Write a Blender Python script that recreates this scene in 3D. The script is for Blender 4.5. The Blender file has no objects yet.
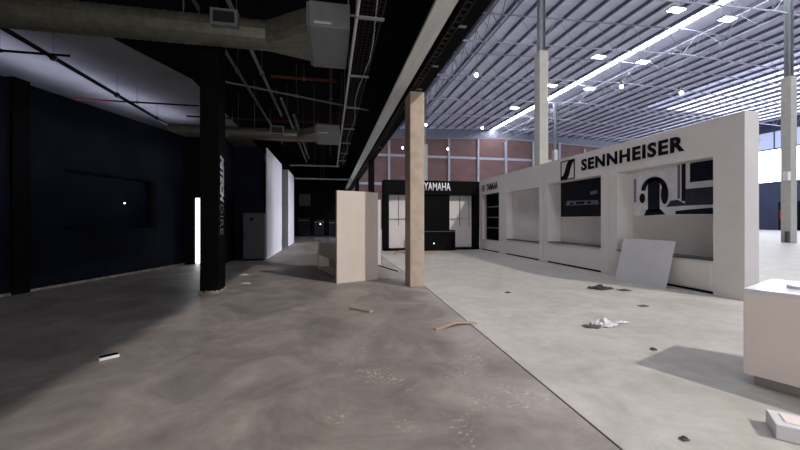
import bpy, bmesh, math, random
from mathutils import Vector, Matrix
random.seed(7)
SC = bpy.context.scene
COL = SC.collection

# ------------------------------------------------------------------ camera
cam_d = bpy.data.cameras.new('camera'); cam = bpy.data.objects.new('camera', cam_d); COL.objects.link(cam)
cam.location = (0, 0, 1.5); cam.rotation_euler = (math.radians(90), 0, -math.atan(70/355))
cam_d.sensor_width = 36; cam_d.lens = 36*355/800; cam_d.shift_y = -5/800; cam_d.clip_end = 300
SC.camera = cam
# ------------------------------------------------------------------ world, lights, exposure
W = bpy.data.worlds.new('world'); SC.world = W; W.use_nodes = True
W.node_tree.nodes['Background'].inputs[0].default_value = (0.62, 0.70, 1.0, 1)
W.node_tree.nodes['Background'].inputs[1].default_value = 0.4
def area(name, loc, target, size, power, color, sy=None):
    d = bpy.data.lights.new(name, 'AREA'); d.energy = power; d.color = color
    d.shape = 'RECTANGLE' if sy else 'DISK'; d.size = size
    if sy: d.size_y = sy
    o = bpy.data.objects.new(name, d); COL.objects.link(o); o.location = loc
    o.rotation_euler = (Vector(target)-Vector(loc)).to_track_quat('-Z', 'Y').to_euler()
    return o
# daylight through the high opening behind the camera, and soft daylight through the open front of the hall
area('daylight_high_opening', (15.0, -8, 16.9), (3, 9, 0), 0.6, 2900, (1.0, 0.93, 0.85))
area('daylight_front', (20, -11.5, 8), (18, 20, 8), 30, 120, (0.82, 0.88, 1.0), 14)
area('fill_behind_camera', (0.5, -8.5, 3.0), (6.0, 12, 1.2), 7, 320, (1.0, 0.95, 0.92), 4.5)  # unseen fill lamp added behind the camera to brighten the display wall
sd = area('fill_passage', (13, 24.5, 2.6), (-3, 19, 1.0), 6, 130, (0.84, 0.86, 1.0), 3.5)  # added fill, hidden behind the display wall, brightening passage floor and side panels
sd.data.spread = 0.9
sl = area('daylight_side_room', (-8.9, 15.8, 5.85), (-8.9, 15.8, 6.7), 1.5, 32, (0.74, 0.76, 1.0), 9)
sl.rotation_euler = (math.pi, 0, -.297)
vs = SC.view_settings
vs.view_transform = 'Standard'; vs.look = 'None'; vs.gamma = 1; vs.use_curve_mapping = False
vs.exposure = 0.55

# ------------------------------------------------------------------ materials
def s2l(c):
    c = c/255
    return c/12.92 if c <= .04045 else ((c+.055)/1.055)**2.4
def rgb(r, g, b): return (s2l(r), s2l(g), s2l(b), 1)
def mat(name, col, rough=.7, metal=0, spec=.3, vary=.08, scale=3.0, emit=0, bump=0, stretch=None):
    m = bpy.data.materials.new(name); m.use_nodes = True
    nt = m.node_tree; b = nt.nodes['Principled BSDF']
    b.inputs['Roughness'].default_value = rough; b.inputs['Metallic'].default_value = metal
    b.inputs['Specular IOR Level'].default_value = spec
    if emit:
        b.inputs['Base Color'].default_value = col
        b.inputs['Emission Color'].default_value = col; b.inputs['Emission Strength'].default_value = emit
        return m
    tc = nt.nodes.new('ShaderNodeTexCoord'); n = nt.nodes.new('ShaderNodeTexNoise')
    n.inputs['Scale'].default_value = scale; n.inputs['Detail'].default_value = 5
    src = tc.outputs['Object']
    if stretch:
        mp = nt.nodes.new('ShaderNodeMapping'); mp.inputs['Scale'].default_value = stretch
        nt.links.new(src, mp.inputs[0]); src = mp.outputs[0]
    nt.links.new(src, n.inputs['Vector'])
    cr = nt.nodes.new('ShaderNodeValToRGB')
    cr.color_ramp.elements[0].position = .3; cr.color_ramp.elements[1].position = .7
    cr.color_ramp.elements[0].color = tuple(c*(1-vary) for c in col[:3])+(1,)
    cr.color_ramp.elements[1].color = tuple(min(1, c*(1+vary)) for c in col[:3])+(1,)
    nt.links.new(n.outputs['Fac'], cr.inputs[0]); nt.links.new(cr.outputs[0], b.inputs['Base Color'])
    if bump:
        bp = nt.nodes.new('ShaderNodeBump'); bp.inputs['Strength'].default_value = bump; bp.inputs['Distance'].default_value = .02
        nt.links.new(n.outputs['Fac'], bp.inputs['Height']); nt.links.new(bp.outputs[0], b.inputs['Normal'])
    return m

def floor_mat(name, dark, light, speck):
    m = bpy.data.materials.new(name); m.use_nodes = True
    nt = m.node_tree; N = nt.nodes; L = nt.links; b = N['Principled BSDF']
    tc = N.new('ShaderNodeTexCoord')
    def noise(sc, det, rough=.6, dist=0):
        n = N.new('ShaderNodeTexNoise'); n.inputs['Scale'].default_value = sc; n.inputs['Detail'].default_value = det
        n.inputs['Roughness'].default_value = rough; n.inputs['Distortion'].default_value = dist
        L.new(tc.outputs['Object'], n.inputs['Vector']); return n
    def ramp(src, p0, c0, p1, c1):
        r = N.new('ShaderNodeValToRGB'); r.color_ramp.elements[0].position = p0; r.color_ramp.elements[1].position = p1
        r.color_ramp.elements[0].color = c0; r.color_ramp.elements[1].color = c1; L.new(src, r.inputs[0]); return r
    big = noise(1.1, 8, .68, .8)
    base = ramp(big.outputs['Fac'], .34, dark, .68, light)
    mid = noise(5, 6, .7)
    mr = ramp(mid.outputs['Fac'], .3, (.87, .87, .87, 1), .7, (1.08, 1.08, 1.08, 1))
    mx = N.new('ShaderNodeMixRGB'); mx.blend_type = 'MULTIPLY'; mx.inputs[0].default_value = 1
    L.new(base.outputs[0], mx.inputs[1]); L.new(mr.outputs[0], mx.inputs[2]); out = mx.outputs[0]
    if speck:
        # spilled plaster dust: small pale flecks gathered in patches
        patch = noise(1.7, 3, .55, .3); pr = ramp(patch.outputs['Fac'], .53, (0, 0, 0, 1), .63, (1, 1, 1, 1))
        fl = noise(26, 5, .7, .2); fr = ramp(fl.outputs['Fac'], .55, (0, 0, 0, 1), .61, (1, 1, 1, 1))
        mp = N.new('ShaderNodeMapping'); mp.vector_type = 'TEXTURE'
        mp.inputs['Location'].default_value = (.8, 2.7, 0); mp.inputs['Scale'].default_value = (1.2, 2.0, 1)
        L.new(tc.outputs['Object'], mp.inputs[0])
        ln = N.new('ShaderNodeVectorMath'); ln.operation = 'LENGTH'; L.new(mp.outputs[0], ln.inputs[0])
        sp = ramp(ln.outputs['Value'], .5, (1, 1, 1, 1), 1.0, (0, 0, 0, 1))
        m1 = N.new('ShaderNodeMath'); m1.operation = 'MULTIPLY'; L.new(pr.outputs[0], m1.inputs[0]); L.new(fr.outputs[0], m1.inputs[1])
        m2 = N.new('ShaderNodeMath'); m2.operation = 'MULTIPLY'; L.new(m1.outputs[0], m2.inputs[0]); L.new(sp.outputs[0], m2.inputs[1])
        m3 = N.new('ShaderNodeMath'); m3.operation = 'MULTIPLY'; L.new(m2.outputs[0], m3.inputs[0]); m3.inputs[1].default_value = 1.0
        m4 = N.new('ShaderNodeMixRGB'); L.new(m3.outputs[0], m4.inputs[0]); L.new(out, m4.inputs[1]); m4.inputs[2].default_value = rgb(225, 215, 200)
        out = m4.outputs[0]
    L.new(out, b.inputs['Base Color'])
    rr = N.new('ShaderNodeMapRange'); rr.inputs[3].default_value = .38; rr.inputs[4].default_value = .62
    L.new(big.outputs['Fac'], rr.inputs[0]); L.new(rr.outputs[0], b.inputs['Roughness'])
    b.inputs['Specular IOR Level'].default_value = .3
    return m

M = {}
M['floor_dark'] = floor_mat('polished_concrete', rgb(124, 117, 113), rgb(170, 162, 156), True)
M['floor_light'] = floor_mat('painted_concrete', rgb(164, 161, 154), rgb(190, 187, 180), False)
M['black_wall'] = mat('black_painted_wall', (0.006, 0.008, 0.016, 1), .7, vary=.4, scale=1.2, spec=.08)
M['black'] = mat('black_board', (0.005, 0.005, 0.006, 1), .75, spec=.05, vary=.2)
M['blackp'] = mat('black_print', (0.008, 0.009, 0.018, 1), .5, spec=.15, vary=.3, scale=4)
M['ceil_dark'] = mat('dark_soffit', (0.013, 0.012, 0.013, 1), .9, spec=.05, vary=.35, scale=1.2)
M['white'] = mat('white_board', rgb(222, 217, 215), .6, vary=.03)
M['white_b'] = mat('white_painted_board', rgb(214, 212, 216), .6, vary=.03)
M['cream'] = mat('cream_board', rgb(210, 198, 188), .55, vary=.03)
M['cream2'] = mat('cream_board_edge', rgb(184, 170, 158), .55, vary=.03)
M['grey_board'] = mat('grey_board', rgb(206, 206, 210), .5, vary=.05)
M['concrete'] = mat('precast_concrete', rgb(174, 159, 142), .85, vary=.12, scale=5, bump=.3)
M['concrete_b'] = mat('pale_concrete', rgb(172, 171, 164), .85, vary=.08, scale=3)
M['steel_w'] = mat('painted_steel', rgb(170, 172, 185), .5, vary=.06)
M['truss'] = mat('truss_steel', rgb(160, 162, 180), .5, vary=.06)
M['truss_d'] = mat('girder_steel', rgb(120, 124, 138), .5, vary=.06)
M['steel_g'] = mat('grey_steel', rgb(118, 124, 128), .45, .2, vary=.1)
M['gutter'] = mat('grey_fascia_steel', rgb(212, 216, 214), .6, vary=.1, stretch=(4, .4, 4))
M['purlin'] = mat('galvanised_purlin', rgb(104, 106, 128), .6, vary=.1)
M['roof'] = mat('roof_sheet', rgb(214, 216, 236), .45, 0, vary=.1, scale=.6, stretch=(.4, 3, 1))
M['pink'] = mat('red_brown_cladding', rgb(116, 90, 90), .7, vary=.16, scale=.35, stretch=(1, 1, 2))
M['far_grey'] = mat('blue_grey_wall', rgb(72, 80, 104), .7, vary=.15, scale=.4)
M['galv'] = mat('galvanised_duct', rgb(120, 120, 108), .4, .5, vary=.2, scale=6)
M['pipe_w'] = mat('pale_pipe', rgb(150, 153, 158), .5, vary=.1)
M['pipe_d'] = mat('dark_pipe', rgb(38, 32, 34), .5, vary=.2)
M['pipe_r'] = mat('red_sprinkler_pipe', rgb(96, 22, 22), .5, vary=.2)
M['pipe_o'] = mat('rusty_pipe', rgb(110, 56, 38), .6, vary=.2)
M['cab'] = mat('grey_cabinet_metal', rgb(74, 77, 80), .5, vary=.06)
M['joint'] = mat('joint_filler', rgb(52, 48, 46), .9)
M['dust'] = mat('dusty_skirting', rgb(150, 140, 128), .95, vary=.4, scale=9)
M['wood'] = mat('raw_wood', rgb(168, 150, 132), .8, vary=.2, scale=12, stretch=(1, 8, 8))
M['cloth'] = mat('dark_green_cloth', rgb(58, 60, 54), .95, vary=.4, scale=20)
M['foil'] = mat('crumpled_film', rgb(206, 202, 206), .35, vary=.12, scale=30)
M['scrap_d'] = mat('dark_scrap', rgb(86, 74, 68), .7, vary=.4, scale=30)
M['letter_b'] = mat('black_lettering', (0.006, 0.006, 0.008, 1), .7, spec=.05, vary=.1)
M['letter_w'] = mat('white_lettering', rgb(235, 235, 240), .5, vary=.02)
M['letter_g'] = mat('faded_lettering', rgb(120, 122, 132), .5, vary=.25, scale=12)
M['poster_l'] = mat('print_pale', rgb(238, 238, 246), .4, vary=.1, scale=5)
M['poster_m'] = mat('print_mid', rgb(120, 122, 144), .4, vary=.2, scale=6)
M['poster_d'] = mat('print_dark', (0.010, 0.012, 0.028, 1), .5, spec=.12, vary=.3, scale=6)
M['glossw'] = mat('gloss_white_top', rgb(226, 226, 236), .22, spec=.6, vary=.02)
M['counter'] = mat('counter_laminate', rgb(236, 224, 218), .5, vary=.03)
M['counter_p'] = mat('counter_plinth', rgb(150, 146, 142), .6, vary=.04)
M['red'] = mat('red_paint', rgb(170, 30, 34), .5)
M['em_sheet'] = mat('translucent_sheet', (0.80, 0.84, 1, 1), emit=1.25)
M['em_sheet2'] = mat('dim_translucent_sheet', (0.62, 0.66, 0.9, 1), emit=.33)  # dimmer copy of the same sheets, so the roof brightens towards the right
M['side_ceil'] = mat('lit_zone_soffit', rgb(176, 176, 180), .9, vary=.15, scale=.8)
M['end_board'] = mat('darkened_white_board', rgb(176, 175, 176), .6, vary=.03)
M['duct_box'] = mat('pale_duct_sheet', rgb(132, 135, 137), .55, .1, vary=.1)
M['print_dim'] = mat('print_dim', rgb(52, 54, 76), .4, vary=.3, scale=14)
M['em_aisle'] = mat('aisle_fill_glow', (0.95, 0.95, 1, 1), emit=3.8)
M['em_sky'] = mat('rooflight_glow', (0.93, 0.95, 1, 1), emit=24)
M['em_win'] = mat('window_daylight', (0.86, 0.90, 1, 1), emit=7.0)
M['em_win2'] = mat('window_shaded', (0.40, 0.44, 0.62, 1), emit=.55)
M['em_slit'] = mat('door_daylight', (0.93, 0.95, 1, 1), emit=3.0)
M['em_lamp'] = mat('lamp_glow', (1, .98, .95, 1), emit=22)
M['em_dot'] = mat('indicator_glow', (.85, .92, 1, 1), emit=4)

# ------------------------------------------------------------------ helpers
class MB:
    def __init__(s): s.b = bmesh.new()
    def _tf(s, vs, mtx):
        for v in vs: v.co = mtx @ v.co
    def box(s, x0, x1, y0, y1, z0, z1, mtx=None):
        r = bmesh.ops.create_cube(s.b, size=1)['verts']
        for v in r:
            v.co = Vector(((x0+x1)/2+v.co.x*(x1-x0), (y0+y1)/2+v.co.y*(y1-y0), (z0+z1)/2+v.co.z*(z1-z0)))
            if mtx: v.co = mtx @ v.co
        return s
    def tube(s, a, b, r, n=8, r2=None, w=None):
        a, b = Vector(a), Vector(b); d = b-a
        q = d.to_track_quat('Z', 'Y').to_matrix().to_4x4()
        res = bmesh.ops.create_cone(s.b, cap_ends=True, segments=n, radius1=r, radius2=r if r2 is None else r2, depth=d.length)['verts']
        mt = Matrix.Translation((a+b)/2) @ q
        for v in res: v.co = mt @ v.co
        return s
    def bar(s, a, b, w, h):
        a, b = Vector(a), Vector(b); d = b-a
        q = d.to_track_quat('Z', 'Y').to_matrix().to_4x4(); mt = Matrix.Translation((a+b)/2) @ q
        return s.box(-w/2, w/2, -h/2, h/2, -d.length/2, d.length/2, mt)
    def poly(s, pts, thick=None):
        f = s.b.faces.new([s.b.verts.new(p) for p in pts])
        if thick:
            r = bmesh.ops.extrude_face_region(s.b, geom=[f])
            for v in r['geom']:
                if isinstance(v, bmesh.types.BMVert): v.co += Vector(thick)
        return s
    def sph(s, c, r, seg=10):
        for v in bmesh.ops.create_uvsphere(s.b, u_segments=seg, v_segments=seg//2+1, radius=r)['verts']: v.co += Vector(c)
        return s
    def build(s, name, m, parent=None, bevel=0, smooth=False):
        bmesh.ops.recalc_face_normals(s.b, faces=s.b.faces)
        # a top-level mesh gets its origin at its own base; a part keeps the frame of its thing
        off = Vector((0, 0, 0))
        if parent is None:
            xs = [v.co for v in s.b.verts]
            off = Vector(((min(c.x for c in xs)+max(c.x for c in xs))/2, (min(c.y for c in xs)+max(c.y for c in xs))/2, min(c.z for c in xs)))
            if name.startswith('floor'): off = Vector((0, 0, 0))
            for v in s.b.verts: v.co -= off
        me = bpy.data.meshes.new(name); s.b.to_mesh(me); s.b.free()
        me.materials.append(m)
        if smooth:
            for p in me.polygons: p.use_smooth = True
        o = bpy.data.objects.new(name, me); COL.objects.link(o); o.location = off
        if parent: o.parent = parent
        if bevel:
            bv = o.modifiers.new('bevel', 'BEVEL'); bv.width = bevel; bv.segments = 2
        return o
def tag(o, label=None, cat=None, group=None, kind=None):
    if label: o['label'] = label
    if cat: o['category'] = cat
    if group: o['group'] = group
    if kind: o['kind'] = kind
    return o
def empty(name, loc, rz=0):
    o = bpy.data.objects.new(name, None); COL.objects.link(o); o.location = loc; o.rotation_euler = (0, 0, rz); o.empty_display_size = .2
    return o
def copy_tree(o, parent=None):
    c = o.copy(); COL.objects.link(c)
    if parent: c.parent = parent
    for ch in list(o.children): copy_tree(ch, c)
    return c
def struct(name, mb, m, parent=None, bevel=0):
    o = mb.build(name, m, parent, bevel)
    if parent is None: o['kind'] = 'structure'
    return o
def text(name, s, m, parent, origin, xdir, ydir, length, height, ext=.012, bold=0.0, shear=0.0, spacing=1.0):
    """lettering cut from sheet: s runs along xdir for `length`, capitals stand `height` along ydir"""
    cu = bpy.data.curves.new(name, 'FONT'); cu.body = s; cu.offset = bold; cu.shear = shear; cu.resolution_u = 3; cu.space_character = spacing
    t = bpy.data.objects.new(name, cu); COL.objects.link(t)
    bpy.context.view_layer.update()
    me = bpy.data.meshes.new_from_object(t.evaluated_get(bpy.context.evaluated_depsgraph_get()))
    bpy.data.objects.remove(t); bpy.data.curves.remove(cu)
    bm = bmesh.new(); bm.from_mesh(me)
    r = bmesh.ops.extrude_face_region(bm, geom=bm.faces[:])
    for v in r['geom']:
        if isinstance(v, bmesh.types.BMVert): v.co.z += 1
    x0 = min(v.co.x for v in bm.verts); x1 = max(v.co.x for v in bm.verts)
    y0 = min(v.co.y for v in bm.verts); y1 = max(v.co.y for v in bm.verts)
    X, Y, O = Vector(xdir), Vector(ydir), Vector(origin); Z = X.cross(Y)
    for v in bm.verts:
        v.co = O + X*((v.co.x-x0)/(x1-x0)*length) + Y*((v.co.y-y0)/(y1-y0)*height) + Z*(v.co.z*ext)
    bmesh.ops.recalc_face_normals(bm, faces=bm.faces)
    me.clear_geometry(); bm.to_mesh(me); bm.free(); me.materials.clear(); me.materials.append(m)
    o = bpy.data.objects.new(name, me); COL.objects.link(o)
    if parent: o.parent = parent
    return o

# ================================================================== THE SETTING
XR, YB, YG, YF = 66, 48, 60, -12      # right wall, -, gable, front opening
RZ, RX = 17.9, 29.0                   # ridge height and position
def roofz(x): return RZ-.037*abs(x-RX)
# floors, split along the joint
f = MB(); f.poly([(-30, YF, 0), (1.30, YF, 0), (1.78, 0, 0), (2.09, 7.7, 0), (2.12, 34, 0), (-30, 34, 0)], (0, 0, -.3)); struct('floor', f, M['floor_dark'])
f = MB(); f.poly([(1.32, YF, 0), (XR, YF, 0), (XR, YG, 0), (2.14, YG, 0), (2.14, 34, 0), (2.11, 7.7, 0), (1.80, 0, 0)], (0, 0, -.3)); struct('floor_hall', f, M['floor_light'])
f = MB(); f.poly([(1.30, YF, -.004), (1.32, YF, -.004), (1.80, 0, -.004), (2.11, 7.7, -.004), (2.14, 34, -.004), (2.12, 34, -.004), (2.09, 7.7, -.004), (1.78, 0, -.004)], (0, 0, -.2)); struct('trim_1', f, M['joint'])
# big hall roof in two slopes with a purlin every 1.65 m
rt = MB()
for xa, xb in ((2.0, RX-.35), (RX+.35, XR)):
    rt.poly([(xa, YF, roofz(xa)), (xb, YF, roofz(xb)), (xb, YG, roofz(xb)), (xa, YG, roofz(xa))], (0, 0, .12))
roof = struct('ceiling_hall', rt, M['roof'])
x = 3.2; pur = None; off = roof.location
while x < XR-.5:
    if abs(x-RX) > .6:
        z = roofz(x)
        p = MB(); p.box(x-.04-off.x, x+.04-off.x, YF-off.y, YG-off.y, z-.22-off.z, z-.004-off.z); p.box(x-.04-off.x, x+.10-off.x, YF-off.y, YG-off.y, z-.24-off.z, z-.212-off.z)
        p.build('purlin', M['purlin'], roof)
    x += 1.65
# ridge skylight, a row of glazed panels
sk = MB()
yy = YF
while yy < 59: sk.box(RX-.28, RX+.28, yy+.03, yy+1.97, RZ-.05, RZ); yy += 2.0
struct('window_1', sk, M['em_sky'])
sk = MB(); sk.box(RX-.36, RX+.36, YF, YG, RZ+.02, RZ+.10); struct('trim_2', sk, M['steel_g'])
# glowing strip over the aisle, out of view, added to brighten wall and floor
sk = MB(); yy = YF
while yy < 58: sk.box(2.5, 4.5, yy+.04, yy+2.96, roofz(3.5)-.34, roofz(3.5)-.30); yy += 3.0
struct('window_5', sk, M['em_aisle'])
# translucent sheets between the purlins over the far right side
x = 3.2; k = 0
while x < XR-2:
    if x > 41.5:
        a = MB(); y = 2.0
        while y < 40:
            a.box(x+.22, x+1.45, y+.05, y+2.9, roofz(x+.8)-.03, roofz(x+.8)-.015); y += 3.1
        struct('window_%d' % (10+k), a, M['em_sheet'] if x > 45 else M['em_sheet2']); k += 1
    x += 1.65
# gable wall: red-brown cladding below, pale sheeting above
g = MB(); g.poly([(2.2, YG, 0), (XR, YG, 0), (XR, YG, 15.2), (RX, YG, 16.4), (2.2, YG, 15.5)], (0, .3, 0)); gab = struct('wall_gable', g, M['pink'])
g = MB(); g.poly([(2.2, YG+.02, 15.5), (RX, YG+.02, 16.4), (XR, YG+.02, 15.2), (XR, YG+.02, roofz(XR)), (RX, YG+.02, RZ), (2.2, YG+.02, roofz(2.2))], (0, .25, 0)); struct('wall_gable_top', g, M['truss_d'])
o_ = gab.location
for x in (4.5, 9.9, 15.2, 20.6, 26.1, 31.5, 37.0, 42.4, 47.8, 53.2, 58.6):
    p = MB(); p.box(x-.17-o_.x, x+.17-o_.x, -.32-.15, -.153, 0, 15.3+(.9 if x > 15 and x < 43 else 0)-.2); p.build('wall_post', M['steel_w'], gab)
for z in (7.7, 12.6):
    p = MB(); p.box(2.2-o_.x, XR-o_.x, -.153-.10, -.153, z-.2, z+.2); p.build('wall_rail', M['steel_w'], gab)
# right wall: dark lower wall, bright glazing band, shaded glazing above
struct('wall_right', MB().box(XR, XR+.3, YF, YG, 0, 7.1), M['far_grey'])
struct('trim_3', MB().box(XR-.1, XR+.3, YF, YG, 14.9, roofz(XR)), M['far_grey'])
wn = struct('window_2', MB().box(XR+.1, XR+.15, YF, YG, 7.1, 12.2), M['em_win'])
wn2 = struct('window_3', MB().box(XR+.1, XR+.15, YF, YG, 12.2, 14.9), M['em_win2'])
mu = MB()
y = YF+1
while y < YG: mu.box(XR-.02, XR+.08, y-.06, y+.06, 12.2, 14.9); y += 2.4
mu.box(XR-.03, XR+.08, YF, YG, 12.15, 12.35); mu.box(XR-.03, XR+.08, YF, YG, 7.1, 7.3)
y = YF+1
while y < YG: mu.box(XR-.02, XR+.08, y-.04, y+.04, 7.3, 8.9); y += 2.4
struct('trim_4', mu, M['far_grey'])
dk = MB()
for y in (26, 32, 38, 44, 50): dk.box(XR-.12, XR, y, y+3.2, 0, 4.2)
struct('trim_5', dk, M['black_wall'])
# upper wall over the beam line, closing off the low hall
struct('wall_upper', MB().box(1.74, 2.0, YF, YG, 4.951, 18), M['black_wall'])
# low hall
cA, cB = (-9.2-.293*21.3, 8.1-.956*21.3), (-6.9+.293*27, 8.1+.956*27)
f = MB(); f.poly([(cA[0], YF, 6.7), (1.72, YF, 6.7), (1.72, 34, 6.7), (-5.0, 34, 6.7), (-5.0, 14.35, 6.7)], (0, 0, .2)); struct('ceiling', f, M['ceil_dark'])
f = MB(); f.poly([(-16, YF, 6.7), (cA[0]-.002, YF, 6.7), (-5.002, 14.35, 6.7), (-5.002, 34, 6.7), (-16, 34, 6.7)], (0, 0, .2)); struct('ceiling_side', f, M['side_ceil'])  # paler colour put in where light from behind the left wall falls
def along(s): return Vector((-6.31+.293*s, 8.29+.956*s, 0))        # the left wall's line
def wall_seg(mb, s0, s1, z0, z1, t0=0.0, t1=.2):
    n = Vector((-.956, .293, 0)); a, b = along(s0), along(s1)
    return mb.poly([(a+n*t0)+Vector((0, 0, z0)), (b+n*t0)+Vector((0, 0, z0)), (b+n*t1)+Vector((0, 0, z0)), (a+n*t1)+Vector((0, 0, z0))], (0, 0, z1-z0))
wl = MB()
wall_seg(wl, -14, .16, 0, 4.32); wall_seg(wl, .46, 1.2, 0, 4.32); wall_seg(wl, 3.83, 5.2, 0, 4.32)
wall_seg(wl, 1.2, 3.83, 0, 1.27); wall_seg(wl, 1.2, 3.83, 2.66, 4.32); wall_seg(wl, 1.2, 3.83, 1.27, 2.66, .14, .2)
struct('wall_left', wl, M['black_wall'])
struct('trim_6', wall_seg(MB(), .16, .46, 0, 4.36, -.08, .2), M['black'])
struct('trim_7', wall_seg(wall_seg(wall_seg(MB(), 1.2, 3.83, 2.63, 2.68, -.015, .02), 3.66, 3.83, 1.27, 2.63, -.015, .02), 3.83, 3.86, 1.2, 2.68, -.015, .02), M['black'])
struct('baseboard_left', wall_seg(MB(), -14, 5.2, 0, .05, -.035, -.002), M['dust'])
wb = MB(); wb.box(-4.79, -4.50, 13.1, 13.25, 0, 4.3); wb.box(-4.27, -3.55, 13.1, 13.25, 0, 4.3); wb.box(-4.50, -4.27, 13.1, 13.25, 2.25, 4.3); wb.box(-3.7, -3.55, 13.25, 14.4, 0, 4.3)
struct('wall_back', wb, M['black'])
struct('window_4', MB().box(-4.52, -4.2, 13.26, 13.30, .02, 2.3), M['em_slit'])
struct('wall_back_recess', MB().box(-3.55, -2.52, 14.4, 14.55, 0, 4.3), M['black_wall'])
wv = MB(); wv.box(-2.42, -2.37, 14.4, 18.6, 0, 4.28); struct('wall_side_panel', wv, M['white_b'])
wv = MB(); wv.box(-2.8, -2.36, 21.3, 24.6, 0, 4.4); struct('wall_side_pier', wv, M['white_b'])
struct('wall_side_link', MB().box(-3.0, -2.85, 18.6, 21.3, 0, 4.3), M['black'])
struct('wall_side_far', MB().box(-3.4, -3.2, 24.6, 34, 0, 6.7), M['black'])
struct('wall_far', MB().box(-30, 2, 34, 34.2, 0, 6.7), M['black'])
struct('wall_front', MB().box(-30, 1.3, YF-.2, YF, 0, 6.9), M['black'])
struct('wall_outer_left', MB().box(-16.2, -16, YF, 34, 0, 6.7), M['black_wall'])

# ================================================================== BEAM LINE
bm_ = empty('roof_beam', (1.9, 10, 4.4)); tag(bm_, 'long dark beam with pale grey gutter carried by the concrete column', 'beam')
MB().box(-.18, .20, -22, 24, .0, .55).build('beam_body', M['black'], bm_)
MB().box(-.52, -.235, -22, 24, 0, .05).build('side_gutter', M['gutter'], bm_)['label'] = 'pale grey steel gutter along the side'
pf = MB()
k = -21.9
while k < 23.9: pf.box(-.15, -.03, k, k+.03, -.02, 0); k += .16
pf.box(-.15, -.135, -22, 24, -.035, 0); pf.box(-.045, -.03, -22, 24, -.035, 0)
pf.build('slotted_tray', M['pipe_d'], bm_)['label'] = 'slotted dark tray under the beam'
for y in (-6.5, -5.0, -3.6, -2.4, 4, 9): 
    MB().box(-.02, .1, y, y+.05, -.02, 0).build('bracket', M['steel_g'], bm_)
# foreground concrete column
c = MB().box(1.75, 2.08, 7.72, 8.26, 0, 4.38); o = c.build('concrete_column', M['concrete'], bevel=.015)
tag(o, 'nearest square beige concrete column under the long beam', 'column')
for i, y in enumerate((17.2, 26.4)):
    o = MB().box(1.85, 2.12, y, y+.3, 0, 4.38).build('dark_column', M['black'])
    tag(o, ['slim black column under the beam just behind the white partition', 'far slim black column under the beam'][i], 'column')
# dark branded column on the left
dc = empty('branded_column', (-2.43, 8.15, 0)); tag(dc, 'black square column with white vertical lettering on its side', 'column')
MB().box(-.18, .17, -.25, .27, 0, 6.69).build('column_body', M['black'], dc, bevel=.01)
bs = MB()
random.seed(3)
for i in range(9): bs.box(-.2+.042*i, -.165+.042*i, -.275-random.random()*.02, -.25, .0, .03+random.random()*.03)
for i in range(6): bs.box(.17, .19+random.random()*.01, -.25+.09*i, -.2+.09*i, .0, .02+random.random()*.03)
bs.build('torn_base_trim', M['dust'], dc)['label'] = 'ragged pale remains at the foot'
text('lettering', 'MITECH', M['letter_w'], dc, (.172, -.12, 2.86), (0, 0, -1), (0, 1, 0), .99, .25, .006, .06, .25)
t = text('faded_lettering', 'DIRE', M['letter_g'], dc, (.172, -.12, 1.83), (0, 0, -1), (0, 1, 0), .64, .21, .004, 0, .0)
t['label'] = 'worn grey letters below the white ones'

# ================================================================== HIGH HALL STEEL
for n, (x, y) in enumerate(((11.75, 18.2), (30.0, 18.2), (30.0, 43.3), (11.75, 43.3))):
    cc = empty('hall_column', (x, y, 0))
    tag(cc, ['tall pale concrete column behind the display wall carrying a steel post', 'rightmost tall concrete column in front of the bright far windows', 'distant slender column behind the logo end of the display wall', 'distant tall column seen beside the nearest beige column'][n], 'column', 'tall columns of the big hall')
    MB().box(-.27, .27, -.27, .27, 0, 11.0).build('concrete_shaft', M['concrete_b'], cc, bevel=.02)
    s = MB(); s.box(-.17, .17, -.02, .02, 11.0, roofz(x)-.35); s.box(-.17, -.14, -.16, .16, 11.0, roofz(x)-.35); s.box(.14, .17, -.16, .16, 11.0, roofz(x)-.35)
    s.build('steel_post', M['steel_g'], cc)
    if n == 1:
        MB().box(-.52, -.27, -.27, 0, 4.1, 4.7).build('junction_box', M['white'], cc)
        MB().box(-.45, -.27, -.25, -.05, .05, .75).build('foot_box', M['cab'], cc)
fe = MB().box(65.6, 65.85, 40.2, 40.9, 1.6, 3.0).build('red_cabinet', M['red']); tag(fe, 'small red cabinet on the dark wall under the bright far windows', 'cabinet')
TY = [18.2, 24.45, 30.7, 36.95, 43.3, 49.5, 55.7]
tl = ['nearest', 'second nearest', 'third nearest', 'middle', 'third farthest', 'second farthest', 'farthest']
tl = ['first', 'second', 'third', 'fourth', 'fifth', 'sixth', 'seventh']
for i, y in enumerate(TY):
    tr = empty('roof_truss', (RX, y, 15.3)); tag(tr, f'pale lattice truss crossing under the hall roof, {tl[i]} in depth from the front', 'truss', 'cross trusses under the hall roof')
    def zb(x): return -.037*abs(x)
    def zt(x): return 2.1-.037*abs(x)
    xl, xr = 2.4-RX, XR-RX-.2
    MB().bar((xl, 0, zb(xl)), (0, 0, 0), .08, .08).bar((0, 0, 0), (xr, 0, zb(xr)), .08, .08).build('bottom_chord', M['truss'], tr)
    MB().bar((xl, 0, zt(xl)), (0, 0, 2.1), .08, .08).bar((0, 0, 2.1), (xr, 0, zt(xr)), .08, .08).build('top_chord', M['truss'], tr)
    wbm = MB(); x = xl; up = True; st = 1.65
    while x+st < xr:
        a = (x, 0, zb(x) if up else zt(x)); b = (x+st, 0, zt(x+st) if up else zb(x+st)); wbm.tube(a, b, .022, 4); x += st; up = not up
    wbm.build('web', M['truss'], tr)
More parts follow.
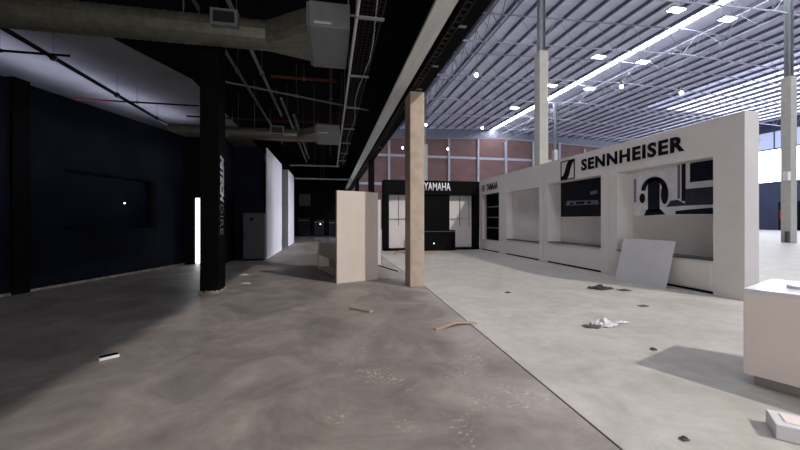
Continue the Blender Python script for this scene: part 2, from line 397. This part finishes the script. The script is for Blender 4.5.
for i, (X, lab) in enumerate(((11.4, 'long lattice girder running beside the dark beam under the hall roof'), (30.3, 'long lattice girder hanging under the bright ridge skylight'))):
    lt = empty('roof_girder', (X, 24, 15.1)); tag(lt, lab, 'girder')
    h = 1.9 if i == 0 else 1.5
    z0 = -.35 if i == 0 else .35
    MB().bar((0, -30, z0), (0, 35, z0), .1, .1).build('bottom_chord', M['truss_d'], lt)
    MB().bar((0, -30, z0+h), (0, 35, z0+h), .1, .1).build('top_chord', M['truss_d'], lt)
    w = MB(); y = -30; up = True
    while y+1.3 < 35:
        w.tube((0, y, z0 if up else z0+h), (0, y+1.3, z0+h if up else z0), .03, 5); y += 1.3; up = not up
    w.build('web', M['truss_d'], lt)
# hall luminaires
def flat_lamp():
    r = empty('ceiling_light', (0, 0, 0))
    MB().box(-.55, .55, -.3, .3, .03, .12).build('housing', M['steel_g'], r)
    MB().box(-.5, .5, -.26, .26, 0, .03).build('diffuser', M['em_lamp'], r)
    MB().tube((-.4, 0, .12), (-.4, 0, 1.6), .012, 5).build('hanger', M['steel_g'], r); MB().tube((.4, 0, .12), (.4, 0, 1.6), .012, 5).build('hanger', M['steel_g'], r)
    return r
fl = flat_lamp(); first = True
ordn = ['first', 'second', 'third', 'fourth']
for side, X, ys in (('left', 23.5, (20.4, 27.6, 34.5, 42.3)), ('right', 28.2, (20.6, 27.7, 34.5))):
    for i, y in enumerate(ys):
        o = fl if first else copy_tree(fl); first = False
        o.location = (X, y, 16.0)
        tag(o, f'flat glowing ceiling light {side} of the bright skylight strip, {ordn[i]} from the front', 'ceiling light', 'flat lights along the ridge skylight')
def bulb_lamp():
    r = empty('high_bay_lamp', (0, 0, 0))
    MB().tube((0, 0, .28), (0, 0, .62), .16, 10, .07).build('lamp_housing', M['steel_g'], r, smooth=True)
    MB().sph((0, 0, .12), .15).build('bulb', M['em_lamp'], r, smooth=True)
    MB().tube((0, 0, .3), (0, 0, 4.33), .015, 5).build('hanger', M['steel_g'], r)
    return r
bl = bulb_lamp(); first = True
for X, Y, lab in ((11.4, 26.5, 'glowing round lamp hanging highest and alone above the black sign'), (11.4, 41.6, 'glowing round lamp right beside the top of the beige column'), (11.4, 55.6, 'small round lamp left of the beige column before the red wall'),
                  (18.7, 41.6, 'glowing round lamp near the far end of the skylight strip'), (18.7, 55.0, 'small round lamp before the red wall above the white sign lettering'),
                  (24.7, 26.4, 'glowing round lamp right of the skylight over the black lettering'), (31.2, 26.6, 'rightmost glowing round lamp under the striped roof')):
    o = bl if first else copy_tree(bl); first = False
    o.location = (X, Y, 12.9)
    for ch in o.children:
        if ch.name.startswith('hanger'): ch.scale.z = (roofz(X)-12.9)/4.33
    tag(o, lab, 'lamp', 'round high bay lamps')

# ================================================================== DISPLAY WALL (X = 7.5, facing the aisle)
dw = empty('display_wall', (7.5, 5.2, 0)); tag(dw, 'long white exhibition wall with recessed niches and black lettering', 'display wall')
Y0 = 5.2
def dy(y): return y-Y0
ops = [(5.74, 8.16, .68, 2.77, .5), (8.73, 11.21, .72, 2.77, .5), (11.76, 14.19, .66, 2.70, .3), (14.89, 16.70, .55, 2.76, .28)]
fr = MB(); edges = [5.2]+[v for o_ in ops for v in (o_[0], o_[1])]+[17.0]
for i in range(0, len(edges), 2): fr.box(0, .34, dy(edges[i]), dy(edges[i+1]), 0, 3.52)
for a, b, z0, z1, d in ops: fr.box(0, .34, dy(a), dy(b), 0, z0); fr.box(0, .34, dy(a), dy(b), z1, 3.52)
fr.build('wall_frame', M['white'], dw)
for a, b, z0, z1, d in ops:
    n = MB(); n.box(d, d+.03, dy(a), dy(b), z0-.02, z1+.25)
    n.box(.34, d, dy(a)-.03, dy(a), z0, z1+.25); n.box(.34, d, dy(b), dy(b)+.03, z0, z1+.25)
    if d < .34: n = MB().box(d, d+.03, dy(a), dy(b), z0, z1)
    else: n.box(.34, d, dy(a), dy(b), z0-.03, z0); n.box(.34, d, dy(a), dy(b), z1+.22, z1+.25)
    n.build('niche', M['white'], dw)
    if d > .29: MB().box(-.02, d-.01, dy(a)+.01, dy(b)-.01, z0, z0+.025).build('ledge', M['cab'], dw)  # dark colour stands in for the shadowed slit at the niche bottom
kk = MB()
for a, b, *_ in ops: kk.box(-.006, 0, dy(a), dy(b), .02, .07)
kk.build('kick_strip', M['black'], dw)['label'] = 'dark gap line along the foot'
sm = MB()
for y in (8.45, 11.48, 14.5): sm.box(-.003, 0, dy(y)-.004, dy(y)+.004, 0, 3.5)
sm.build('panel_seam', M['grey_board'], dw)
for y0, y1 in ((5.78, 6.92), (6.94, 8.12)):
    d_ = MB().box(-.015, 0, dy(y0), dy(y1), .1, .64).build('cupboard_door', M['white'], dw)
    yh = y1-.12 if y0 < 6 else y0+.12
    MB().box(-.035, -.015, dy(yh)-.012, dy(yh)+.012, .42, .58).build('handle', M['steel_g'], d_)
text('lettering', 'SENNHEISER', M['letter_b'], dw, (0, dy(9.52), 2.99), (0, -1, 0), (0, 0, 1), 3.2, .35, .012, .04, 0, 1.14)
MB().box(.0, .34, -.006, 0, 0, 3.52).build('end_panel', M['end_board'], dw)  # thin face added on the white wall's end, coloured darker to tone its light down
# square emblem with a slanting S
lg = MB(); ya, yb, za, zb_ = dy(10.5), dy(9.82), 2.80, 3.42
def P(u, v, x=-.012): return (x, ya+(yb-ya)*u, za+(zb_-za)*v)
for (u0, v0, u1, v1) in ((0, 0, 1, .05), (0, .95, 1, 1), (0, 0, .05, 1), (.95, 0, 1, 1)): lg.box(-.012, 0, ya+(yb-ya)*u1, ya+(yb-ya)*u0, za+(zb_-za)*v0, za+(zb_-za)*v1)
lg.poly([P(*p) for p in [(.05, .03), (.05, .20), (.18, .24), (.30, .42), (.44, .80), (.58, .97), (.95, .97), (.95, .88), (.84, .82), (.74, .62), (.60, .22), (.46, .03)]], (.012, 0, 0))
lg.build('emblem', M['letter_b'], dw)['label'] = 'black square emblem with slanting band'
text('small_lettering', 'YAMAHA', M['letter_b'], dw, (0, dy(16.22), 2.93), (0, -1, 0), (0, 0, 1), 1.2, .34, .01, .02)
def fork_emblem(nm, m, parent, c, u, n, R, t=.03):
    """three crossed forks in a ring; u = reading direction, n = outward"""
    u = Vector(u); n = Vector(n); w = Vector((0, 0, 1)); c = Vector(c); e = MB(); K = 20
    for i in range(K):
        a0, a1 = 2*math.pi*i/K, 2*math.pi*(i+1)/K
        q = [c+(u*math.cos(a)+w*math.sin(a))*r for a, r in ((a0, R), (a1, R), (a1, R-t), (a0, R-t))]
        e.poly(q, n*.01)
    for k in range(3):
        a = math.pi/2+k*2*math.pi/3; dd = u*math.cos(a)+w*math.sin(a); pp = u*-math.sin(a)+w*math.cos(a)
        for s in (-.16*R, .16*R): e.poly([c+dd*r_+pp*(s+q_) for r_, q_ in ((.1*R, -.05*R), (.86*R, -.05*R), (.86*R, .05*R), (.1*R, .05*R))], n*.01)
    return e.build(nm, m, parent)
fork_emblem('fork_emblem', M['letter_b'], dw, (-.002, dy(16.55), 3.07), (0, -1, 0), (-1, 0, 0), .17)
# black shelf insert in the last niche
bsf = empty('shelf_unit', (7.5, 15.6, .56)); tag(bsf, 'black open shelf insert in the farthest niche of the white wall', 'shelf unit')
MB().box(.2, .27, -.68, .58, 0, 2.18).build('back_panel', M['black'], bsf)
for z in (.0, .55, 1.05, 1.55, 2.12): MB().box(.0, .2, -.68, .58, z, z+.035).build('shelf', M['steel_g'] if .2 < z < 2 else M['black'], bsf)
MB().box(.0, .2, .55, .58, 0, 2.18).build('side_panel', M['black'], bsf)
# wall prints
po = empty('headphone_print', (7.985, 7.0, 1.61)); tag(po, 'black and white print of headphones on a stand beside a desk', 'print')
PW, PH = 2.30, 1.30       # along -Y, up
MB().box(0, .012, -1.24, 1.14, 0, PH+.1).build('print_sheet', M['poster_l'], po)
def U(u, v, x): return (x, 1.12-2.2*u, PH*v)
def flat(nm, m, polys, lay, lab=None):
    b = MB()
    for pl in polys: b.poly([U(u, v, -.003*lay) for u, v in pl], (.002, 0, 0))
    o = b.build(nm, m, po)
    if lab: o['label'] = lab
def ell(cx, cy, rx, ry, k=20, a0=0, a1=2*math.pi): return [(cx+rx*math.cos(a0+(a1-a0)*i/k), cy+ry*math.sin(a0+(a1-a0)*i/k)) for i in range(k+(0 if a1-a0 > 6.2 else 1))]
def band(cx, cy, r0, r1, ry0, ry1, a0, a1, k=14):
    out = []
    for i in range(k):
        b0 = a0+(a1-a0)*i/k; b1 = a0+(a1-a0)*(i+1)/k
        out.append([(cx+r1*math.cos(b0), cy+ry1*math.sin(b0)), (cx+r1*math.cos(b1), cy+ry1*math.sin(b1)), (cx+r0*math.cos(b1), cy+ry0*math.sin(b1)), (cx+r0*math.cos(b0), cy+ry0*math.sin(b0))])
    return out
def rect(a, b, c_, d): return [(a, c_), (b, c_), (b, d), (a, d)]
for q in (rect(.005, .035, .28, .76), rect(.555, .585, .3, .95)): flat('soft_background', M['poster_m'], [q], 1)
flat('printed_screen', M['poster_d'], [rect(.69, 1.06, .57, .90)], 2)
flat('printed_pole', M['poster_d'], [rect(.60, .645, .25, .96)], 2)
flat('printed_desk', M['print_dim'], [rect(.64, 1.06, .17, .46), [(.43, .16), (.48, .27), (.56, .28), (.64, .20), (.64, .17)]], 3)
flat('printed_keyboard', M['poster_d'], [[(.53, .02), (1.06, .01), (1.06, .13), (.70, .10), (.54, .08)]], 3)
flat('printed_headphones', M['poster_d'], band(.275, .50, .105, .165, .17, .25, 0, math.pi)+[ell(.125, .35, .038, .10), ell(.41, .40, .045, .19), rect(.20, .35, .08, .72), [(.15, .0), (.42, .02), (.36, .12), (.18, .12)]], 4)
p2 = empty('dark_print', (7.985, 10.0, 1.61)); tag(p2, 'dark print of a low stage-lit device in the middle niche', 'print')
MB().box(0, .012, -1.24, 1.18, 0, 1.36).build('print_sheet', M['blackp'], p2)
def V2(nm, m, polys, lay):
    b = MB()
    for pl in polys: b.poly([(-.003*lay, 1.18-2.2*u, 1.3*v) for u, v in pl], (.002, 0, 0))
    return b.build(nm, m, p2)
V2('printed_device', M['poster_m'], [[(.12, .30), (.82, .28), (.80, .38), (.15, .42)], [(.65, .52), (.80, .54), (.78, .62), (.66, .60)]], 1)
V2('printed_controls', M['poster_d'], [rect(.22, .30, .31, .37), rect(.36, .54, .31, .38), rect(.60, .66, .31, .37)], 2)
# leaning board
lb = MB()
a, b = Vector((7.17, 7.86, 0.0)), Vector((7.20, 6.50, 0.0)); up = Vector((.26, 0, 1.03))
lb.poly([a, b, b+up, a+up], (.018, 0, -.0))
o = lb.build('leaning_board', M['grey_board']); tag(o, 'pale grey board leaning against the white wall below the headphone print', 'board')

# ================================================================== BLACK BRANDED STAND (end of the aisle)
ys = empty('black_display_stand', (5.0, 17.0, 0)); tag(ys, 'black exhibition stand with white lettering and two pale niches', 'display stand')
x0, x1 = 2.56-5, 7.48-5
MB().box(x0, x1, 0, .7, 2.76, 3.46).build('header', M['black'], ys)
MB().box(x0, x0+.25, 0, .7, 0, 2.76).build('side_panel', M['black'], ys); MB().box(x1-.22, x1, 0, .7, 0, 2.76).build('side_panel', M['black'], ys)
MB().box(-.95, .92, .1, .7, 0, 2.76).build('centre_panel', M['black'], ys)
MB().box(x0+.25, -.95, .5, .55, .0, 2.76).build('niche_back', M['white'], ys); MB().box(.92, x1-.22, .5, .55, .0, 2.76).build('niche_back', M['white'], ys)
MB().box(x0, x1, -.0, .5, 0, .1).build('base', M['black'], ys)
dcb = MB().box(-1.0, 1.07, -.35, .1, 0.0, 1.0).build('low_cabinet', M['black'], ys, bevel=.01)
MB().box(-.05, -.015, -.37, -.355, .34, .38).build('white_tag', M['em_dot'], dcb)['label'] = 'tiny white light on the low cabinet'
MB().box(-.98, 1.05, -.356, -.35, .93, .945).build('cabinet_seam', M['steel_g'], dcb)
for xr in (x0+.25+.55, 1.6):
    MB().box(xr, xr+.02, .47, .5, 1.2, 2.74).build('shelf_rail', M['black'], ys)
    MB().box(xr-.5, xr+.4, .42, .5, 1.55, 1.57).build('glass_shelf', M['steel_g'], ys)
    MB().box(xr+.5, xr+.52, .47, .5, 1.2, 2.74).build('shelf_rail', M['steel_g'], ys)
text('lettering', 'YAMAHA', M['letter_w'], ys, (-.44, 0, 2.97), (1, 0, 0), (0, 0, 1), 1.38, .39, .015, .015)
fork_emblem('fork_emblem', M['letter_w'], ys, (-.75, -.002, 3.15), (1, 0, 0), (0, -1, 0), .2)
struct('wall_block_right', MB().box(7.86, 8.0, 16.9, 17.7, 0, 3.4), M['white'])

# ================================================================== PARTITION, DESK
pa, pb = Vector((.16, 8.50, 0)), Vector((1.19, 8.94, 0)); ang = math.atan2(pb.y-pa.y, pb.x-pa.x); Lp = (pb-pa).length
pt = empty('partition', tuple(pa), ang); tag(pt, 'tall cream partition board standing alone left of the beige column', 'partition')
MB().box(0, Lp*.83, 0, .06, 0, 2.2).build('main_panel', M['cream'], pt)
MB().box(Lp*.83+.002, Lp, 0, .06, 0, 2.19).build('edge_panel', M['cream'], pt)
MB().box(.05, Lp-.05, .06, .3, 0, .05).build('foot', M['cream2'], pt)
sp = empty('slim_panel', (1.50, 11.6, 0)); tag(sp, 'narrow white upright panel just behind the cream partition', 'panel')
MB().box(.03, .14, 0, 1.6, 0, 2.17).build('board', M['white'], sp); MB().box(0, .03, -.01, .02, 0, 1.95).build('black_edging', M['black'], sp)
cb = MB().tube((1.54, 11.58, .015), (1.92, 10.1, .015), .016, 6).build('black_cable', M['black']); tag(cb, 'thin black cable lying on the bright floor behind the partition', 'cable')
de = empty('reception_desk', (-.40, 11.05, 0), math.radians(-74.4)); tag(de, 'low white reception desk half hidden behind the cream partition', 'desk')
# local x runs towards the camera along the desk front, local y to its right-hand side (back)
MB().box(0, 2.0, 0.02, .66, .86, .91).build('desk_top', M['glossw'], de)
MB().box(0, .09, .04, .62, 0, .86).build('end_panel', M['cream'], de); MB().box(1.85, 1.95, .04, .62, 0, .86).build('end_panel', M['cream'], de)
MB().box(.09, 1.85, .06, .10, .45, .86).build('front_panel', M['cream'], de)
MB().box(.09, 1.85, .35, .40, 0.05, .45).build('modesty_panel', M['cream2'], de)
MB().box(.09, 1.85, .05, .45, .03, .09).build('foot_rail', M['cream'], de)
MB().box(.5, .62, .15, .22, .91, .93).build('cable_cover', M['black'], de)

# ================================================================== GREY CABINET, FAR CLUTTER
ca = empty('metal_cabinet', (-2.75, 13.9, 0)); tag(ca, 'grey metal cabinet beside the white side wall', 'cabinet')
MB().box(-.38, .36, 0, .4, .06, 1.76).build('body', M['cab'], ca, bevel=.01); MB().box(-.35, .33, .02, .38, 0, .06).build('plinth', M['black'], ca)
dr = MB().box(-.36, .34, -.02, 0, .08, 1.74).build('door', M['cab'], ca)
MB().tube((-.08, -.04, 1.53), (-.08, -.02, 1.53), .06, 12).build('round_badge', M['black'], dr)['label'] = 'round black badge on the door'
MB().box(-.32, -.30, -.045, -.02, .8, .98).build('handle', M['black'], dr)
o = MB().box(-2.75, -1.8, 33.4, 33.99, 2.8, 3.85).build('hanging_crate', M['scrap_d']); tag(o, 'dim brown box unit fixed high on the wall at the far dark end', 'box')
MB_ = [(-2.6, 30.6, .9, 1.7, 'dark upright unit at the far left of the dark end'), (-1.3, 30.2, .8, 1.55, 'dark unit under the brown box at the far end'), (-.1, 30.4, .9, 1.5, 'dark unit beside the small white light at the far end')]
for x, y, w, h, lab in MB_:
    r = empty('equipment_case', (x, y, 0)); tag(r, lab, 'case', 'dark cases at the far end')
    MB().box(0, w, 0, .6, .1, h).build('case_body', M['blackp'], r, bevel=.03); MB().box(.05, w-.05, .05, .55, 0, .1).build('case_base', M['steel_g'], r)
    MB().box(.02, w-.02, -.02, 0, h-.25, h-.2).build('lid_trim', M['steel_g'], r)
o = MB().sph((-.78, 30.15, 1.15), .05, 8).build('small_light', M['em_dot']); 
tag(o, 'tiny white light glowing at the far dark end', 'light')
o = MB().box(-6.31+.293*2.73-.01+.04, -6.31+.293*2.73+.06, 10.88, 10.91, 1.94, 1.97).build('indicator_light', M['em_dot']); tag(o, 'tiny white point of light on the dark wall recess', 'light')

# ================================================================== DARK HALL SERVICES
def duct(y, zc, r, xl, xc, xb0, xb1, zb0, zb1, lab, col):
    d = empty('air_duct', (xb0, y, zc)); tag(d, lab, 'duct')
    b = MB(); n = 40
    L = xc-xl; k = int(L/.14)
    for i in range(k):
        a = xl-xb0+L*i/k; e = xl-xb0+L*(i+1)/k
        b.tube((a, 0, 0), (a+.02, 0, 0), r*1.03, 20); b.tube((a+.02, 0, 0), (e, 0, 0), r, 20)
    b.build('spiral_pipe', M['galv'], d)
    h0, h1 = zb0-zc, zb1-zc
    t = MB(); cx = xc-xb0; N_ = 20; ring = []; sq = []
    for i in range(N_):
        a = 2*math.pi*i/N_; ca_, sa_ = math.cos(a), math.sin(a); mxx = max(abs(ca_), abs(sa_))
        ring.append(t.b.verts.new((cx, r*ca_, r*sa_))); sq.append(t.b.verts.new((-.02, -.14+.80*ca_/mxx, (h0+h1)/2+(h1-h0)/2*.85*sa_/mxx)))
    for i in range(N_): t.b.faces.new((ring[i], ring[(i+1) % N_], sq[(i+1) % N_], sq[i]))
    t.build('transition', M['galv'], d)
    MB().box(-.02, .03, -1.0, .72, h0+.02, h1-.02).build('flange', M['steel_g'], d)
    MB().box(.03, xb1-xb0, -1.02, .74, h0, h1).build('fan_box', M['duct_box'], d, bevel=.01)
    MB().box(.12, .42, -1.035, -1.02, h0+(h1-h0)*.12, h0+(h1-h0)*.20).build('box_label', M['white'], d)
    gx = xc-xb0-.95
    g = MB(); g.box(gx, gx+.48, -r-.13, -r*.6, -.07, .24); gr_ = g.build('outlet_collar', M['steel_g'], d)
    MB().box(gx+.05, gx+.43, -r-.14, -r-.125, -.02, .19).build('grille', M['pipe_d'], gr_)
    for hx in (xl-xb0+1.5, xl-xb0+5, gx-.6): MB().tube((hx, 0, r), (hx, 0, 6.7-zc), .012, 5).build('hanger', M['steel_g'], d)
duct(7.6, 5.24, .28, -12, -1.25, -.40, .36, 5.0, 5.46, 'large silver spiral duct across the front of the dark ceiling', 'g')
duct(14.0, 4.72, .22, -5.6, -1.2, -.5, .36, 4.56, 4.92, 'far silver spiral duct crossing the dark ceiling behind the black column', 'g')
# wire basket tray
tr = empty('cable_tray', (.62, 10, 4.75)); tag(tr, 'wire mesh cable tray running along the dark ceiling', 'cable tray')
MB().tube((-.20, -9, 0), (-.20, 11.6, 0), .028, 8).build('white_conduit', M['white_b'], tr)['label'] = 'white conduit along the tray edge'
ms = MB()
for i in range(5): ms.bar((-.13+.085*i, -9, .02), (-.13+.085*i, 11.6, .02), .007, .007)
y = -9
while y < 11.6: ms.bar((-.14, y, .02), (.22, y, .02), .007, .007); y += .11
ms.bar((.22, -9, .08), (.22, 11.6, .08), .02, .02)
ms.build('mesh', M['pipe_d'], tr)
for y in (-6.7, -4.35, -2.0, .3, 2.7, 5.1, 7.4, 9.6):
    h = MB(); h.box(-.22, .24, y, y+.06, -.03, 0); h.tube((-.21, y+.02, 0), (-.21, y+.02, 1.95), .005, 4)
    h.build('hanger', M['pipe_w'], tr)
wc = MB(); pts = [(.12+.06*math.sin(i*.9), -9+i*.7, .05+.02*math.sin(i*2)) for i in range(30)]
for a, b in zip(pts, pts[1:]): wc.tube(a, b, .012, 5)
wc.build('loose_cable', M['white'], tr)
br = empty('wall_bracket', (.42, 6.9, 5.3)); tag(br, 'small white bracket hanging between the duct box and cable tray', 'bracket')
MB().box(-.10, .06, 0, .03, 0.14, .17).build('arm', M['pipe_w'], br); MB().box(-.10, -.07, 0, .03, -.1, .14).build('drop', M['pipe_w'], br); MB().box(-.085, -.07, 0, .03, .17, 1.4).build('rod', M['pipe_w'], br)
def pipe(a, b, r, m, lab, nm='ceiling_pipe', hang=True):
    p = empty(nm, a); tag(p, lab, 'pipe', 'pipes under the dark ceiling'); d = Vector(b)-Vector(a)
    MB().tube((0, 0, 0), d, r, 8).build('pipe_run', M[m], p, smooth=False)
    k = max(1, int(d.length/3))
    for i in range(k):
        cl = MB(); q = d*((i+.5)/k); cl.tube(q-d.normalized()*.03, q+d.normalized()*.03, r*1.6, 8); cl.tube(q, (q.x, q.y, 6.7-a[2]), .008, 4)
        cl.build('clamp', M['steel_g'], p)
pipe((-2.74, 1, 6.0), (-2.74, 22, 6.0), .045, 'steel_g', 'grey pipe running back left of the pale twin pipe')
pipe((-2.05, 1, 6.0), (-2.05, 16, 6.0), .05, 'pipe_w', 'pale straight pipe running back past the duct end')
pipe((-1.62, 12.5, 5.6), (-1.62, 26, 5.6), .04, 'pipe_w', 'short pale pipe running back beside the white side wall')
pipe((-1.25, 13, 5.2), (-1.25, 22, 5.2), .045, 'steel_g', 'grey pipe over the passage near the second duct')
pipe((-7.52, 4, 6.0), (-7.52, 22, 6.0), .06, 'pipe_d', 'thick dark pipe crossing the dimly lit ceiling at left')
pipe((-10.2, 11.3, 6.0), (-7, 11.3, 6.0), .035, 'pipe_d', 'upper thin dark crosswise pipe before the lit ceiling')
pipe((-9.6, 15.6, 6.1), (-5.2, 15.6, 6.1), .035, 'pipe_r', 'thin dark red crosswise pipe before the lit ceiling')
pipe((.03, 8.9, 6.2), (.03, 26, 6.2), .04, 'pipe_r', 'red pipe running straight back along the ceiling')
pipe((-1.9, 12.2, 6.2), (.2, 12.2, 6.2), .05, 'pipe_o', 'rusty orange crosswise pipe behind the big duct')
pipe((-3.6, 11.4, 5.7), (1.4, 13.1, 5.55), .035, 'steel_g', 'grey slanting crosswise pipe behind the orange one')
pipe((-6.4, 15.2, 4.75), (-.8, 15.2, 4.75), .04, 'pipe_r', 'long red crosswise pipe under the far duct')
pipe((-6.5, 18, 6.3), (1.4, 18, 6.3), .04, 'pipe_r', 'deep red crosswise pipe high at mid ceiling')
pipe((-2.3, 21.6, 4.72), (.55, 21.6, 4.72), .05, 'pipe_w', 'white crosswise pipe joining the cable tray end')
pipe((-2.3, 24.3, 4.25), (1.4, 24.3, 4.25), .05, 'pipe_w', 'far white crosswise pipe above the passage')
pipe((-2.9, 27.5, 4.6), (1.5, 27.5, 4.6), .05, 'steel_g', 'grey crosswise pipe farthest down the passage')

# ================================================================== FRONT COUNTER
ct = empty('white_counter', (3.74, 2.60, 0), math.radians(-68.9)); tag(ct, 'white counter with glossy top cut by the right edge of the picture', 'counter')
# local x runs towards the camera along the front, local y away to the right
MB().box(0, 2.2, 0, .95, .09, .835).build('body', M['counter'], ct, bevel=.004)
MB().box(.06, 2.1, .06, .9, 0, .09).build('plinth', M['counter_p'], ct)
MB().box(-.004, 2.21, -.004, .96, .835, .872).build('worktop', M['glossw'], ct, bevel=.004)
def local(px, py): return ct.location+Matrix.Rotation(math.radians(-68.9), 3, 'Z')@Vector((px, py, 0))
l = local(.30, .42); o = MB().tube((l.x, l.y, .872), (l.x, l.y, .90), .10, 20).build('white_dish', M['glossw'], None, smooth=False); tag(o, 'small round white dish on the glossy counter top', 'dish')
l = local(.42, .2); o = MB().box(-.12, .12, -.09, .09, 0, .012, Matrix.Rotation(.5, 4, 'Z')).build('pink_tray', M['counter']); o.location = (l.x, l.y, .872); tag(o, 'flat pale pink tray on the glossy counter top', 'tray')
# white block on the floor
wbx = empty('white_block', (3.22, 1.83, 0), math.radians(-45)); tag(wbx, 'white foam block lying on the floor in front of the counter', 'block')
MB().box(-.20, .20, -.12, .12, .0, .105).build('foam_body', M['white_b'], wbx, bevel=.006); MB().box(-.14, .14, -.07, .07, .105, .112).build('recess_pad', M['counter'], wbx)

# ================================================================== FLOOR DEBRIS
random.seed(11)
def sheet(name, m, cx, cy, w, h, hz, seed, rz=0):
    rnd = random.Random(seed); b = bmesh.new(); n = 9; g = {}
    R_ = Matrix.Rotation(rz, 3, 'Z')
    for i in range(n):
        for j in range(n):
            u, v = i/(n-1)-.5, j/(n-1)-.5
            e = 1-max(abs(u), abs(v))*2
            g[i, j] = b.verts.new(R_@Vector((u*w*(1+.25*rnd.uniform(-1, 1)), v*h*(1+.25*rnd.uniform(-1, 1)), .004+hz*(rnd.random()*.6+.4*e)*(.3+e))))
    for i in range(n-1):
        for j in range(n-1): b.faces.new((g[i, j], g[i+1, j], g[i+1, j+1], g[i, j+1]))
    me = bpy.data.meshes.new(name); b.to_mesh(me); b.free(); me.materials.append(m)
    o = bpy.data.objects.new(name, me); COL.objects.link(o); o.location = (cx, cy, 0)
    so = o.modifiers.new('thick', 'SOLIDIFY'); so.thickness = .004; so.offset = 1
    return o
o = sheet('crumpled_film', M['foil'], 3.86, 4.42, .30, .24, .10, 1, .2); tag(o, 'crumpled silvery film lying in the middle of the bright floor', 'film')
o = sheet('film_scrap', M['scrap_d'], 3.59, 4.36, .20, .14, .035, 2, -.5); tag(o, 'brown scrap touching the left side of the crumpled film', 'scrap')
o = sheet('film_scrap', M['foil'], 4.17, 4.45, .20, .10, .03, 3, -.3); tag(o, 'pale scrap at the right end of the crumpled film', 'scrap')
o = sheet('dark_cloth', M['cloth'], 5.80, 6.78, .46, .34, .09, 4, .3); tag(o, 'dark cloth heap on the floor before the white wall', 'cloth')
o = sheet('dark_cloth', M['scrap_d'], 6.15, 6.50, .26, .18, .03, 5, .1); tag(o, 'flat brown rag beside the dark cloth heap', 'cloth')
o = sheet('debris', M['pipe_o'], 3.59, 6.73, .12, .08, .03, 6); tag(o, 'small reddish scrap on the bright floor near the beige column', 'debris')
o = sheet('debris', M['scrap_d'], 3.66, 3.45, .07, .05, .03, 7); tag(o, 'small dark stone in front of the white counter on the bright floor', 'debris')
o = sheet('debris', M['scrap_d'], 2.37, 2.0, .05, .04, .025, 8); tag(o, 'small brown stone at the bottom of the picture left of the foam block', 'debris')
o = sheet('debris', M['cab'], 5.35, 5.25, .16, .10, .008, 9); tag(o, 'flat grey fragment on the floor near the end of the white wall', 'debris')
o = sheet('dust_heap', M['foil'], -1.95, 8.9, .18, .10, .03, 10); tag(o, 'small pale heap of rubble right of the black branded column', 'rubble')
o = sheet('paper_scrap', M['foil'], -2.3, 10.3, .22, .12, .03, 12); tag(o, 'pale paper scrap on the floor behind the black branded column', 'paper')
def plank(name, pts, w, t, m, lab):
    p = MB()
    for a, b in zip(pts, pts[1:]): p.bar(Vector(a)+Vector((0, 0, t/2)), Vector(b)+Vector((0, 0, t/2)), w, t) if False else p.tube(Vector(a)+Vector((0, 0, t/2)), Vector(b)+Vector((0, 0, t/2)), w/2, 6)
    o = p.build(name, m); tag(o, lab, 'wood scrap'); return o
def offcut(name, a, b, w, t, m, lab, bend=None):
    a, b = Vector(a), Vector(b); d = (b-a).normalized(); n = Vector((-d.y, d.x, 0))*w/2
    mid = (a+b)/2+Vector(bend or (0, 0, 0))
    p = MB()
    for q, r in ((a, mid), (mid, b)): p.poly([q-n, r-n, r+n, q+n], (0, 0, t))
    o = p.build(name, m); tag(o, lab, 'wood scrap'); return o
offcut('wood_offcut', (.34, 6.04, .0), (.66, 5.74, .0), .09, .035, M['wood'], 'short wooden offcut lying on the dark floor before the partition')
offcut('bent_wood_strip', (1.40, 4.66, 0), (2.08, 4.86, 0), .07, .018, M['wood'], 'bent wooden strip lying across the floor joint', (0.02, .06, .03))
for i, (x, y, l_, a_) in enumerate(((2.75, 15.2, .7, .3), (3.2, 15.0, .6, -.2), (3.9, 14.9, .8, .1), (2.95, 15.6, .8, .9), (4.4, 15.3, .5, .5))):
    offcut('timber_scrap', (x, y, .0 if i != 3 else .06), (x+l_*math.cos(a_), y+l_*math.sin(a_), .0 if i != 3 else .03), .16, .06, M['wood'],
           'timber scrap on the floor before the black stand, '+['leftmost one', 'second from the left, lying flat', 'middle one partly behind the column', 'one lying on top of the others', 'rightmost one'][i])['group'] = 'timber scraps before the black stand'
ph = empty('small_box', (-2.36, 4.40, 0), math.radians(38)); tag(ph, 'small white box with a black top lying alone on the dark floor', 'box')
MB().box(-.085, .085, -.04, .04, .0, .028).build('box_body', M['white_b'], ph); MB().box(-.08, .08, -.036, .036, .028, .032).build('box_lid', M['black'], ph)
